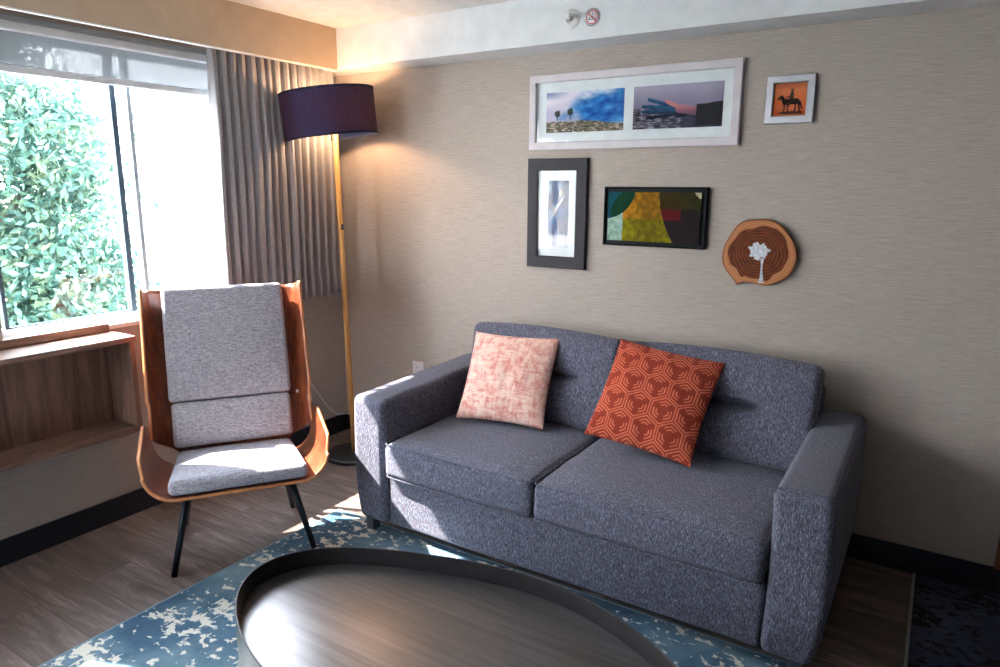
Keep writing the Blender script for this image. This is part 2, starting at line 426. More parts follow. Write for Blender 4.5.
struct(box('baseboard_back', (.012, -.012, 0), (XR, 0, .112), M['base']))
struct(box('baseboard_left', (0, YB, 0), (.012, 0, .112), M['base']))

# window: frame, sashes, glass
win = bpy.data.objects.new('window_1', None); col.objects.link(win); win['kind'] = 'structure'; win.location = (0, 0, 0)
fx0, fx1 = -.135, -.088
mull = [(-1.90, -1.822), (-2.53, -2.46), (-3.1, -3.03)]
boxes('window_frame', [((fx0, WY0, WZ0), (fx1, WY1, WZ0+.030)), ((fx0, WY0, WZ1-.04), (fx1, WY1, WZ1)), ((fx0, WY0, WZ0), (fx1, WY0+.05, WZ1)), ((fx0, WY1-.05, WZ0), (fx1, WY1, WZ1))]
      + [((fx0, a+.022, WZ0+.045), (fx1-.012, b-.012, WZ1-.04)) for a, b in mull], M['alu'], win, .002)
boxes('sash_gasket', [((fx0+.01, -1.289, WZ0+.030), (fx1, -1.264, WZ1-.04)), ((fx0+.01, -1.822, WZ0+.030), (fx1-.01, -1.808, WZ1-.04)),
                      ((fx0+.02, -1.81, WZ0+.030), (fx1-.01, -1.288, WZ0+.036))], M['gasket'], win)
boxes('sash_frame', [((fx0+.01, -1.212, WZ0+.030), (fx1, -1.192, WZ1-.04))], M['gframe'], win)
for a, b in ((WY0+.05, -3.1), (-3.03, -2.53), (-1.81, -1.285), (-1.265, -1.21), (-1.193, WY1-.05)):
    box('window_glass', (-.113, a-.004, WZ0+.026), (-.109, b+.004, WZ1-.03), M['glass'], win, 0)
struct(box('trim_2', (-.14, WY0, WZ0-.02), (.004, WY1, WZ0+.001), M['trimwhite'], bev=.002))

# pelmet box above the window
val = thing('window_pelmet', 'long beige pelmet box along the ceiling above the window', 'pelmet', (.22, -2.6, ZS))
boxes('fascia', [((.0, YB+.02+2.6, -.008), (.018, 2.4, ZC-ZS))], M['valance'], val, .002)
boxes('bottom_edge', [((-.006, YB+.02+2.6, -.014), (.018, 2.4, -.0085))], M['trimwhite'], val)

# roller shades
def shade(y0, y1, label):
    t = thing('roller_shade', label, 'blind', (.03, (y0+y1)/2, 2.0), group=None)
    h = (y1-y0)/2
    box('headrail', (-.028, -h, .115), (.045, h, .148), M['alu'], t, .004)
    box('cassette', (-.028, -h, .148), (.05, h, .17), M['gframe'], t, .004)
    box('shade_fabric', (.009, -h+.005, -.015), (.0105, h-.005, .116), M['shade'], t, 0)
    rbox('hem_bar', (.016, 2*h-.006, .03), .007, M['alu'], t, loc=(.01, 0, -.022), m=3, k=3)
shade(-1.905, -.862, 'translucent grey roller blind pulled slightly down at the top of the window')
shade(-3.4, -2.44, 'translucent grey roller blind over the window pane outside the left edge')

# curtains
def curtain(y0, y1, label, seed, zt=2.22, zb=.92, folds=17):
    random.seed(seed); W = y1-y0; nu = folds*14; nv = 40; v = []; f = []
    ph = [random.uniform(-.5, .5) for _ in range(folds+2)]; am = [random.uniform(.65, 1.2) for _ in range(folds+2)]
    for j in range(nv+1):
        t = j/nv; z = zt+(zb-zt)*t
        for i in range(nu+1):
            u = i/nu; k = u*folds; a = am[int(k)]*(1-k % 1)+am[min(int(k)+1, folds+1)]*(k % 1)
            p = ph[int(k)]*(1-k % 1)+ph[min(int(k)+1, folds+1)]*(k % 1)
            w = math.sin(2*PI*k+p*1.4+.5*math.sin(3*t+k))
            ampl = (.014+.024*min(1, t*3))*a
            ph_ = k+.22*p+.05*math.sin(3*t+k)
            x = 1.05*ampl*(2*abs(math.sin(PI*ph_))**.55-1+.12*math.sin(6*PI*ph_+1+k)) + .01*noise.noise((u*5, t*2, seed))
            y = y0 + W*u + .010*math.cos(2*PI*k+p)*min(1, .3+t) + .035*(1-t)*0 - .02*(t)*(1-u)
            v.append((x, y, z + (.004*math.sin(k*2) if j == nv else 0)))
    for j in range(nv):
        for i in range(nu):
            a = j*(nu+1)+i; f.append((a, a+1, a+nu+2, a+nu+1))
    cm = Vector((.115, (y0+y1)/2, 0))
    o = mesh('curtain', [Vector(p)-Vector((0, cm.y, 0)) for p in v], f, M['curtain']); o.location = cm
    s = o.modifiers.new('s', 'SOLIDIFY'); s.thickness = .0025
    return tag(o, label, 'curtain')
curtain(-.925, -.115, 'pleated grey curtain gathered in the corner behind the floor lamp', 3, folds=15)
curtain(-3.75, -3.42, 'pleated grey curtain gathered at the far end of the window', 5, folds=7)

# ------------------------------------------------------------------ wall console shelf under the window
sh = thing('wall_shelf', 'wall-mounted walnut open shelf box below the window', 'shelf', (.0, -2.1, .465))
L0, L1 = -.70, .648
def shb(n, a, b, m=M['shelf'], bev=.0015): return box(n, a, b, m, sh, bev)
shb('top_board', (.001, L0, .411), (.205, L1, .435))
shb('bottom_board', (.001, L0, 0), (.195, L1-.004, .022))
shb('side_panel', (.001, L1-.026, .022), (.195, L1-.004, .411), M['shelfback'])
shb('side_panel', (.001, L0, .022), (.195, L0+.022, .411), M['shelfback'])
shb('back_panel', (.001, L0+.022, .022), (.014, L1-.026, .411), M['shelfback'])
shb('upstand', (.003, L0, .4355), (.022, L1-.012, .471))

# wood panel at the right edge
pn = box('wall_panel', (3.447, -.022, .1125), (4.35, 0, 2.16), M['rightwood']); tag(pn, 'reddish wood wall panel at the right edge above the baseboard', 'wall panel')

# ------------------------------------------------------------------ rugs
rg = thing('area_rug', 'distressed blue rug with cream flecks under the oval coffee table', 'rug', (1.9, -2.3, 0))
box('rug_pile', (.806-1.9, -3.9+2.3, 0), (3.04-1.9, -.882+2.3, .007), M['rug'], rg, .002)
boxes('rug_binding', [((.8-1.9, -3.906+2.3, 0), (.806-1.9, -.876+2.3, .0075)), ((3.04-1.9, -3.906+2.3, 0), (3.046-1.9, -.876+2.3, .0075)), ((.806-1.9, -.882+2.3, 0), (3.04-1.9, -.876+2.3, .0075))], plain('pale_rug_binding', (120,146,160), .9), rg)
cp = box('carpet', (3.196, YB+.02, 0), (XR-.02, -.013, .006), M['carpet'], bev=.001); tag(cp, 'dark navy patterned carpet in the lower right corner', 'carpet')
st = box('floor_strip', (3.186, YB+.02, 0), (3.196, -.013, .0075), M['strip'], bev=.001); tag(st, 'thin metal edging strip between wood floor and dark carpet', 'floor strip')

# ------------------------------------------------------------------ sofa
SO = (1.985, -.5, 0)
sofa = thing('sofa', 'slate blue-grey upholstered two-seat sofa against the wall', 'sofa', SO)
def sl(x, y, z): return (x-SO[0], y-SO[1], z)
def arm_def(side):
    def d(p, s):
        x, y, z = p
        tz = (z+s[2]/2)/s[2]; ty = (y+s[1]/2)/s[1]
        z += .022*ty*max(0, tz-.2)                              # rises to the rear
        if side*x > 0 and tz < .35: x -= side*x/(s[0]/2)*side*.028*((.35-tz)/.35)**2   # tucks in at the foot
        x += side*.008*math.sin(PI*min(1, max(0, tz)))
        z += .004*math.sin(PI*(x/s[0]+.5)) if tz > .9 else 0
        return Vector((x, y, z))
    return d
def piping(pts, deform, size, loc, rot=None, rad_=.0028, mat='sofaside', closed=False):
    out = []
    for p in pts:
        w = deform(Vector(p), size) if deform else Vector(p)
        out.append(w + Vector(loc))
    tube('piping', out, rad_, M[mat], sofa, 6)
def round_path(pts, r, n=5):
    out = [Vector(pts[0])]
    for i in range(1, len(pts)-1):
        a, b, c_ = Vector(pts[i-1]), Vector(pts[i]), Vector(pts[i+1])
        p = b+(a-b).normalized()*r; q = b+(c_-b).normalized()*r
        for k in range(n+1):
            t = k/n; out.append(p*(1-t)**2+b*2*t*(1-t)+q*t*t)
    out.append(Vector(pts[-1])); return out
def dense(pts, n=12):
    out = []
    for a, b in zip(pts[:-1], pts[1:]):
        a = Vector(a); b = Vector(b); m = max(1, int((b-a).length/.03))
        out += [a.lerp(b, k/m) for k in range(m)]
    out.append(Vector(pts[-1])); return out
for side, cx, w in ((-1, 1.087, .182), (1, 2.868, .180)):
    sz = (w, .925, .575); lc = sl(cx, -.495, .3475)
    rbox('arm', sz, .03, M['sofaside'], sofa, arm_def(side), loc=lc)
    hx = w/2-.001; yy = -.4625+.026
    fr = dense(round_path([(-hx, yy, -.26), (-hx, yy, .2865), (hx, yy, .2865), (hx, yy, -.26)], .028))
    piping(fr, arm_def(side), sz, lc)
    piping(dense([(side*(hx-.012), yy, .283), (side*(hx-.012), .42, .283)]), arm_def(side), sz, lc)
def base_def(p, s): return p
rbox('base', (1.60, .86, .255), .018, M['sofa'], sofa, None, loc=sl(1.978, -.509, .1875))
rbox('back_frame', (1.62, .14, .60), .03, M['sofa'], sofa, None, loc=sl(1.986, -.105, .46))
def seat_def(seed):
    def d(p, s):
        x, y, z = p; u = 2*x/s[0]; v = 2*y/s[1]; w = 2*z/s[2]
        if w > 0: z += w*(.020*(1-u**4)*(1-max(-v, 0)**6) + .004*noise.noise((x*7, y*7, seed)))
        if v < -.2: y -= .010*(1-u**4)*(-v-.2)
        if v < 0: x += .004*noise.noise((y*6, z*8, seed+2))
        return Vector((x, y, z))
    return d
for cx, w, sd in ((1.552, .744, 1), (2.3505, .848, 4)):
    sz = (w, .66, .150); lc = sl(cx, -.638, .373)
    rbox('seat_cushion', sz, .030, M['sofa'], sofa, seat_def(sd), loc=lc, m=18)
    for zz in (.0735, -.0735):
        piping(dense(round_path([(-w/2+.001, .3, zz), (-w/2+.001, -.322, zz), (w/2-.001, -.322, zz), (w/2-.001, .3, zz)], .03)), seat_def(sd), sz, lc, rad_=.0024, mat='sofa')
def bc_def(seed):
    def d(p, s):
        x, y, z = p; u = 2*x/s[0]; v = 2*y/s[1]; w = 2*z/s[2]
        if v < 0:
            bul = .018*(1-u*u*u*u)*(1-w*w)
            crease = .06*math.exp(-((z-.015)/.016)**2)*sm(.62, .45, abs(u))
            soft = .026*math.exp(-((z-.015)/.07)**2)*sm(.75, .3, abs(u))
            y += v*(bul - crease - soft)
        if w > 0: z += w*.026*(1-u*u*.8); x *= 1+.022*w
        y += .004*noise.noise((x*8, z*8, seed))
        x += .006*noise.noise((y*5, z*5, seed+3))
        return Vector((x, y, z))
    return d
for cx, w, sd in ((1.580, .785, 2), (2.386, .820, 6)):
    rbox('back_cushion', (w, .15, .42), .036, M['sofa'], sofa, bc_def(sd), loc=sl(cx, -.257, .655), rot=(math.radians(-14), 0, 0), m=34)
for x in (1.070, 2.885):
    for y in (-.925, -.09):
        box('leg', sl(x-.022, y-.022, .0075 if y < -.8 else 0), sl(x+.022, y+.022, .075), M['sofaleg'], sofa, .003)

# piping seams
def seam(pts, par=sofa): tube('seam', [sl(*p) for p in pts], .0022, M['sofaside'], par, 6)

# ------------------------------------------------------------------ throw pillows
def pillow(name, size, thick, mat, label, loc, rotvec, paint=None, seed=1, n=60):
    v = []; f = []; pc = []
    for side in (-1, 1):
        for j in range(n+1):
            for i in range(n+1):
                u = 2*i/n-1; w = 2*j/n-1
                pr = (max(0, 1-abs(u)**2.6)*max(0, 1-abs(w)**2.6))**.55
                ins = .045*size
                X = size/2*u - ins*u*(1-w*w)*.55*abs(u)**2; Z = size/2*w - ins*w*(1-u*u)*.55*abs(w)**2
                e = max(abs(u), abs(w))
                wr = .007*noise.noise((u*3.5+seed, w*2.2, side))*(pr**.5) + .006*math.sin(11*(u+w*.3)+seed)*sm(.55, .9, e)*(1-sm(.95, 1, e))*noise.noise((u*2+seed, w*2, 3))
                Y = side*(thick/2*pr) + wr + .003*noise.noise((u*9+seed, w*9, side*2))*pr
                v.append((X, Y, Z)); pc.append((u, w))
    m = (n+1)**2
    for s in (0, 1):
        for j in range(n):
            for i in range(n):
                a = s*m+j*(n+1)+i; q = (a, a+1, a+n+2, a+n+1); f.append(q if s == 0 else q[::-1])
    o = mesh(name, v, f, mat)
    bm = bmesh.new(); bm.from_mesh(o.data); bmesh.ops.remove_doubles(bm, verts=bm.verts, dist=1e-5); bm.to_mesh(o.data); bm.free()
    o.data.shade_smooth()
    o.location = loc; rv = Vector(rotvec); o.rotation_mode = 'QUATERNION'
    o.rotation_quaternion = Matrix.Rotation(rv.length, 3, rv.normalized()).to_quaternion()
    if paint:
        at = o.data.color_attributes.new('paint', 'FLOAT_COLOR', 'POINT'); buf = []
        for vt in o.data.vertices:
            c = lin(paint(vt.co.x/size+.5, vt.co.z/size+.5)); buf += [*c, 1]
        at.data.foreach_set('color', buf)
    return tag(o, label, 'pillow')
def chevrons(u, v):
    """honeycomb of plain hexagons with nested angle strokes round every other corner"""
    S = 4.3; x = u*S+.2; y = v*S+.1; q3 = math.sqrt(3)
    best = None
    for (ox, oy) in ((0, 0), (.5, q3/2)):
        cx = round(x-ox)+ox; cy = round((y-oy)/q3)*q3+oy
        d = (x-cx)**2+(y-cy)**2
        if best is None or d < best[0]: best = (d, x-cx, y-cy)
    _, dx, dy = best
    h = max(abs(dx), abs(dx*.5+dy*q3/2), abs(dx*.5-dy*q3/2))
    an = math.degrees(math.atan2(dy, dx)) % 360
    da = min(abs((an-k+180) % 360-180) for k in (90, 210, 330)); db = min(abs((an-k+180) % 360-180) for k in (30, 150, 270))
    m = 0
    for hh, lim in ((.452, 44), (.335, 40), (.225, 34)):
        if da < lim: m = max(m, 1-sm(.017, .028, abs(h-hh)))
    if db < 15: m = max(m, 1-sm(.017, .028, abs(h-.452)))
    return mx((150,58,42), (226,122,92), m)
pillow('throw_pillow', .437, .125, M['pink'], 'pink and cream mottled square throw pillow leaning on the sofa back', (1.487, -.432, .668), (-.56, -.055, .14), seed=2)
pillow('throw_pillow', .458, .13, M['rust'], 'rust orange square throw pillow with chevron hexagon pattern', (2.196, -.432, .688), (-.64, .10, .04), chevrons, seed=5, n=230)

# ------------------------------------------------------------------ lounge chair
th = math.atan2(.84, .54)-math.radians(2)
CH = Vector((.836, -1.441, 0))
chair = thing('lounge_chair', 'walnut plywood wingback lounge chair with grey cushions below the window', 'chair', CH, (0, 0, th))
# local axes: +x = lateral (photo right), -y = forward.  c(s, f, z)
def c(s, f, z): return Vector((s, -f, z))
BK0 = (-.37, .39); BK1 = (-.60, 1.06)
def back_pt(t): return BK0[0]+(BK1[0]-BK0[0])*t, BK0[1]+(BK1[1]-BK0[1])*t
bdir = Vector((BK1[0]-BK0[0], BK1[1]-BK0[1])).normalized()
def prof_arc(l, a, r, ang, tail_ang=None):
    """from the flat centre outwards: returns (side, rise)"""
    s = 1 if l >= 0 else -1; l = abs(l)
    if l <= a: return s*l, 0
    if l <= a+r*ang: q = (l-a)/r; return s*(a+r*math.sin(q)), r*(1-math.cos(q))
    e = l-a-r*ang; return s*(a+r*math.sin(ang)+e*math.cos(ang)), r*(1-math.cos(ang))+e*math.sin(ang)
def shell(name, fn, nu, nv, thick=.013):
    v = []; f = []
    for j in range(nv+1):
        for i in range(nu+1): v.append(fn(i/nu*2-1, j/nv))
    for j in range(nv):
        for i in range(nu):
            a = j*(nu+1)+i; f.append((a, a+1, a+nu+2, a+nu+1))
    o = mesh(name, v, f, M['rosewood'], chair); o.data.materials.append(M['plyedge'])
    s = o.modifiers.new('s', 'SOLIDIFY'); s.thickness = thick; s.offset = 0; s.material_offset_rim = 1
    return o
def back_fn(u, t):
    tt = -.035 + 1.065*t
    a, r, ang = .256, .066, 1.27
    Lmax = a+r*ang+.065 - .012*t
    # narrower forward wing low down, rounded lower corners, tips at the top
    lo = sm(0, .17, t); Lmax *= (1 - .30*(1-lo)**2)
    step = .018*sm(.34, .38, t); Lw = Lmax - .012 + step
    l = u*Lw
    s, rise = prof_arc(l, a, r, ang)
    f0, z0 = back_pt(tt)
    # the wing reaches up a little at its tip and the lower corners curl up
    e = max(0, (abs(u)-.62)/.38)
    up = .022*e*e*sm(.9, 1.0, t) + .07*e*e*(1-sm(0, .2, t))
    f0 += bdir.x*up; z0 += bdir.y*up
    return c(s, f0+rise*bdir.y-.035*0, z0-rise*bdir.x*0.25)
shell('back_shell', back_fn, 56, 46)
def seat_fn(u, w):
    a, r, ang = .232, .118, 1.40
    zt = .562 - .050*w
    front = sm(.80, 1.0, w)
    zt -= .17*max(0, (w-.86)/.14)**2.6                # the arm rounds down to the front lip
    zt -= .05*max(0, (.22-w)/.22)**2
    zb = .352 - .022*(1-w)
    L = a + r*ang + max(.0, (zt-zb-r*(1-math.cos(ang))))/math.sin(ang)
    l = u*L; s, rise = prof_arc(l, a, r, ang)
    k = rise/.24
    fr = .055 - .035*k; re = -.375 + .0*k
    f = re+(fr-re)*w
    return c(s*(1-.03*(1-w)), f, zb+rise)
shell('seat_shell', seat_fn, 88, 80)
def pad(name, w, h, t, loc, rx, seed, r=.02, crown=.012):
    def d(p, s):
        x, y, z = p; u = 2*x/s[0]; q = 2*z/s[2]
        if y < 0: y -= crown*(1-u*u)*(1-q*q)
        return Vector((x, y+.002*noise.noise((x*9, z*9, seed)), z))
    return rbox(name, (w, t, h), r, M['chairfab'], chair, d, loc=loc, rot=(rx, 0, 0), m=12)
bang = math.atan2(-(BK1[0]-BK0[0]), BK1[1]-BK0[1])         # recline
nb = Vector((0, -bdir.y, -bdir.x*-1*-1))                   # forward normal of the back, (0,-y,z)
def on_back(t, off):
    f0, z0 = back_pt(t); n = Vector((bdir.y, -bdir.x)); return c(0, f0+n.x*off, z0+n.y*off)
pad('back_cushion', .515, .512, .058, on_back(.672, .037), -bang, 1)
pad('lumbar_cushion', .500, .195, .058, on_back(.168, .038), -bang, 2)
def seatpad(p, s):
    x, y, z = p; u = 2*x/s[0]; v = 2*y/s[1]
    x *= 1 + .05*(-v) 
    if z > 0: z += .012*(1-u*u)*(1-v*v)
    return Vector((x, y, z))
rbox('seat_cushion', (.505, .425, .064), .026, M['chairfab'], chair, seatpad, loc=c(0, -.150, .386), rot=(math.radians(-3.5), 0, 0), m=12)
# black steel frame
for s in (-1, 1):
    tube('leg', [c(s*.196, -.085, .343), c(s*.276, -.003, .014 if s > 0 else .002)], [.0155, .0125], M['blackmetal'], chair)
    tube('leg', [c(s*.19, -.30, .325), c(s*.24, -.47, .003)], [.0145, .012], M['blackmetal'], chair)
    tube('side_rail', [c(s*.19, -.075, .335), c(s*.19, -.33, .320), c(s*.175, -.405, .345), c(s*.165, -.425, .44), c(s*.16, -.47, .57)], .009, M['blackmetal'], chair)
tube('cross_bar', [c(-.19, -.30, .318), c(.19, -.30, .318)], .009, M['blackmetal'], chair)
tube('cross_bar', [c(-.19, -.10, .332), c(.19, -.10, .332)], .009, M['blackmetal'], chair)

# ------------------------------------------------------------------ floor lamp
LX, LY = .362, -.325
lamp = thing('floor_lamp', 'floor lamp with navy drum shade, pale wood pole and black base', 'lamp', (LX, LY, 0))
auto(lathe('base', [(0, 0), (.155, 0), (.16, .004), (.16, .02), (.155, .025), (.02, .026), (0, .026)], M['blackmatte'], lamp, loc=(.005, 0, 0)), 40)
tp = Vector((-.038, -.0, 1.86))
tube('pole', [(0.01, 0, .026), (-.014, 0, .9), tp], [.0145, .0145, .0145], M['oak'], lamp, 20)
rbox('switch', (.022, .010, .030), .003, M['blackmatte'], lamp, loc=(.003, -.0152, 1.325), m=2, k=2, rot=(0,0,math.radians(-35)))
rs, rb, hs = .247, .238, .235
tilt = (math.radians(4.4), math.radians(-4.8), 0)
sc0 = Vector((-.062, -.01, 1.915))
shd = bpy.data.objects.new('lamp_shade', None)
def shade_mesh():
    o = lathe('lamp_shade', [(rb, -hs/2), (rs, hs/2), (rs-.0015, hs/2), (rb-.0015, -hs/2)], M['lampshade'], lamp, 96, sc0, tilt, closed=True); return o
s_ = auto(shade_mesh(), 60)
for zz, rr in ((hs/2-.005, rs), (-hs/2+.003, rb)):
    auto(lathe('shade_binding', [(rr+.0015, zz-.006), (rr+.0015, zz+.006), (rr-.003, zz+.006), (rr-.003, zz-.006)], M['shadetrim'] if zz > 0 else M['shadetrim'], s_, 96, closed=True), 60)
tube('spider', [(-.236, 0, hs/2-.02), (0, 0, hs/2-.03), (.236, 0, hs/2-.02)], .0025, M['blackmatte'], s_, 8)
tube('spider', [(0, -.236, hs/2-.02), (0, 0, hs/2-.03), (0, .236, hs/2-.02)], .0025, M['blackmatte'], s_, 8)
lathe('bulb', [(0, -.05), (.018, -.045), (.03, -.02), (.032, 0), (.024, .026), (.013, .045), (.0, .046)], M['bulb'], s_, 24, loc=(.03, 0, .005))
# cable
cab = tube('power_cord', spline([(.008, -.66, .80), (.010, -.45, .56), (.012, -.335, .425), (.014, -.25, .30), (.016, -.17, .185), (.02, -.10, .128), (.03, -.05, .118), (.09, -.018, .117), (.3, -.010, .117), (.7, -.009, .118)], 10), .0042, M['cord'])
tag(cab, 'thin white power cord drooping down the wall into the corner', 'cord')

# ------------------------------------------------------------------ coffee table
TC = Vector((2.135, -1.815, 0)); R180 = [(-177, .690), (-170, .672), (-163, .634), (-156.8, .590), (-146.6, .526), (-139.6, .485), (-129.9, .447)]
pol = {}
vis = [(19.9,.613),(29.4,.548),(39.9,.489),(56.9,.427),(80.4,.371),(106.9,.358),(131.8,.401),(150.9,.479),(161.5,.541),(170.2,.610),(177,.655),(183,.684),(190,.672),(197,.624),(203.2,.578),(213.4,.526),(220.4,.488),(230.1,.452)]
samp = vis + [(a+180-360 if a+180 > 360+19 else a+180, r) for a, r in vis if 235 < a+180 < 375]
samp = sorted(set((a % 360, r) for a, r in samp))
# smooth closed radius function by kernel-weighted local fit of an ellipse-relative radius
def ell(a): 
    t = math.radians(a)-math.radians(-2.5); return 1/math.sqrt((math.cos(t)/.672)**2+(math.sin(t)/.362)**2)
def rad(a):
    sw = 0; s = 0
    for b, r in samp:
        d = (a-b+180) % 360-180; w = math.exp(-(d/17)**2)+1e-9; sw += w; s += w*r/ell(b)
    return ell(a)*s/sw
ol = [Vector((rad(i*3)*math.cos(math.radians(i*3)), rad(i*3)*math.sin(math.radians(i*3)), 0)) for i in range(120)]
def inset(ol, d):
    out = []; n = len(ol)
    for i in range(n):
        t = (ol[(i+1) % n]-ol[i-1]).normalized(); nrm = Vector((t.y, -t.x, 0)); out.append(ol[i]-nrm*d)
    return out
def loft(name, rings, mat, par, cap0=False, cap1=False, closed=False):
    v = []; f = []; n = len(rings[0][0])
    for ring, z in rings: v += [Vector((p.x, p.y, z)) for p in ring]
    m = len(rings)
    for k in range(m if closed else m-1):
        a = k*n; b = ((k+1) % m)*n
        for i in range(n): f.append((a+i, a+(i+1) % n, b+(i+1) % n, b+i))
    if cap0: f.append(tuple(range(n))[::-1])
    if cap1: f.append(tuple((m-1)*n+i for i in range(n)))
    return auto(mesh(name, v, f, mat, par), 35)
tab = thing('coffee_table', 'oval dark metal drum coffee table with raised rim on the rug', 'table', TC)
loft('rim', [(ol, .012), (ol, .399), (inset(ol, .001), .400), (inset(ol, .004), .400), (inset(ol, .005), .399), (inset(ol, .005), .012)], M['trayrim'], tab, closed=True)
loft('tray', [(inset(ol, .0055), .334), (inset(ol, .0055), .340), (inset(ol, .012), .342)], M['tray'], tab, True, True)

# ------------------------------------------------------------------ pictures on the wall
def frame(name, label, x0, x1, z0, z1, fw, d, mframe, mat_in=True, glass=True):
    """x0.. outer size on the wall; parts share one Empty at the centre of the back"""
    cx, cz = (x0+x1)/2, (z0+z1)/2; W, H = (x1-x0)/2, (z1-z0)/2
    t = thing(name, label, 'picture', (cx, -.001, cz))
    bm = bmesh.new(); prof = [(0, 0), (0, -d+.003), (.003, -d), (fw-.004, -d), (fw, -d+.004), (fw, 0)]
    corners = [(-W, -H, 1, 1), (W, -H, -1, 1), (W, H, -1, -1), (-W, H, 1, -1)]
    rings = [[bm.verts.new((a+sx*o, y, b+sz*o)) for o, y in prof] for a, b, sx, sz in corners]
    for k in range(4):
        A, B = rings[k], rings[(k+1) % 4]
        for i in range(len(prof)-1): bm.faces.new((A[i], B[i], B[i+1], A[i+1]))
    from_bm('frame', bm, mframe, t)
    if mat_in: box('mat_board', (-W+fw-.001, -.006, -H+fw-.001), (W-fw+.001, -.001, H-fw+.001), M['mat'], t, 0)
    if glass: box('glass', (-W+fw-.001, -d+.0075, -H+fw-.001), (W-fw+.001, -d+.006, H-fw+.001), M['picglass'], t, 0)
    return t, cx, cz
def art(t, cx, cz, x0, x1, z0, z1, fn, nx=150, y=-.0066, name='print'):
    return painted(name, x1-x0, z1-z0, fn, M['print'], t, nx, ((x0+x1)/2-cx, y, (z0+z1)/2-cz))

def pic_smoke(u, v):
    sky = mx((200,196,216), (240,234,240), min(1, max(0, sm(.4, .9, v)+.6*fbm(u*3, v*3, 1))))
    c = mx(sky, (150,160,196), sm(.75, 1.0, v)*sm(.4, .0, u))
    k = fbm(u*3.2, v*3.2, 4)
    blue = sm(.22, .55, u+.35*k)*sm(.80, .45, v-.42*u+.45*k) 
    blue = max(blue, sm(.86, .97, u+.06*k))*sm(.12, .3, v+.1*k)
    tone = mx((8,84,164), (104,182,232), .45+fbm(u*6, v*6, 9)*1.1)
    c = mx(c, tone, min(1, blue))
    hz = .30 - .10*sm(.5, 1, u) + .03*fbm(u*8, 0, 2)
    if v < hz:
        g = mx((176,160,150), (86,90,66), min(1, max(0, .5+1.6*fbm(u*14, v*26, 5)))); g = mx(g, (226,216,210), sm(.05, .35, fbm(u*20, v*30, 8)))
        c = mx(c, g, sm(hz, hz-.05, v))
    for tx, tz in ((.15, .47), (.32, .50)):
        d = math.hypot((u-tx)*2.1, v-tz)
        if d < .085+.05*fbm(u*30, v*30, 3): c = mx(c, (52,60,52), .8)
        if abs(u-tx) < .006 and .3 < v < tz: c = (60,62,58)
    return c
def pic_hand(u, v):
    c = mx((150,146,168), (184,178,196), sm(.5, 1, v)+.1*fbm(u*5, v*5, 1))
    hz = .48
    if abs(u-.90) < .09: hz = max(hz, .56-abs(u-.90)*.9)
    if v < hz: c = mx((56,56,72), (176,176,188), min(1, max(0, .42+1.8*fbm(u*12, v*30, 6))))
    if v < hz and u > .55: c = mx(c, (56,60,82), .6)
    x = u*2.05; y = v
    def P(px, py): return ((px-470)/380*2.05, (375-py)/205)
    hand = 9
    for a, b, r in (((540,236),(612,262),.042), ((514,268),(625,275),.042), ((516,292),(625,296),.042), ((536,322),(640,312),.040), ((628,272),(668,305),.11), ((665,290),(690,300),.12)):
        d = seg_d(x, y, *P(*a), *P(*b))-r; hand = min(hand, d)
    if hand < 0: c = mx((8,62,104), (60,132,166), .5+fbm(x*8, y*8, 2)); c = mx(c, (8,34,58), sm(.46, .24, y))
    thumb = min(seg_d(x, y, *P(618,248), *P(672,280))-.045, seg_d(x, y, *P(672,285), *P(748,300))-.095)
    if thumb < 0: c = mx((214,150,152), (150,110,130), sm(.55, .3, y))
    if x > P(742,0)[0] and P(0,362)[1] < y < P(0,264)[1]+.02*math.sin(x*7): c = mx((34,34,46), (20,20,30), sm(.2, .45, y))
    return c
def pic_blue(u, v):
    k = fbm(u*2.5+v, v*5, 3); c = mx((60,76,112), (158,176,200), sm(-.3, .5, k))
    d = abs((v-.62)-(u-.5)*.55+.06*fbm(u*4, v*4, 1)); c = mx(c, (226,222,218), sm(.05, .015, d)*sm(.1, .4, u))
    d2 = abs((v-.42)+(u-.5)*.6); c = mx(c, (188,128,100), sm(.03, .01, d2)*.7)
    c = mx(c, (34,42,74), sm(.62, .95, u)*.75)
    if math.hypot((u-.62)*.6, (v-.82)) < .05: c = mx(c, (222,208,170), .8)
    c = mx(c, (88,140,190), sm(.12, .0, abs(v-.3-.3*u))*.5)
    if v < .13+.07*abs(math.sin(u*21)) : c = mx(c, (232,232,234), .85)
    return c
def pic_abs(u, v):
    x = u*2.05; n = fbm(x*9, v*9, 2)*.6+.35*fbm(x*40, v*40, 5)
    c = mx((190,142,52), (208,150,48), v)
    c = mx(c, (158,150,30), sm(.5, .42, v))
    c = mx(c, (88,78,24), sm(-.1, .5, n+.35*sm(.35, .0, abs(u-.46))*1)*.6)
    if u < .17+.01*n: c = mx((186,206,198), (140,170,150), sm(0, .5, -n+.3*(1-v)))
    r = math.hypot(x+.06, (v-1.15)); 
    if r < .70: c = mx((18,88,104), (24,112,122), .5+n)
    if ((x-.33)/.36*math.cos(.8)+(v-.78)/.36*math.sin(.8))**2+(((v-.78)*math.cos(.8)-(x-.33)*math.sin(.8))/.16)**2 < 1 and u < .3: c = mx((22,72,56), (30,90,60), .5+n)
    if .0 < u < .22 and v < .52 and u > .17 and False: c = (0,0,0)
    edge = .565 + .16*(1-v)**2*1.0 - .0*v
    if u > edge:
        c = mx((52,44,48), (66,54,58), .5+n)
        if v > .66: c = mx((100,78,34), (84,92,50), sm(.72, .9, u)); c = mx(c, (60,54,34), .5+n)
        elif v > .44 and u < .80: c = mx((108,38,46), (124,44,54), .5+n)
    if u > .93 and v > .88+.0*u and (u-.93)*1.6 > (1-v)*.7: c = (196,190,160)
    return c
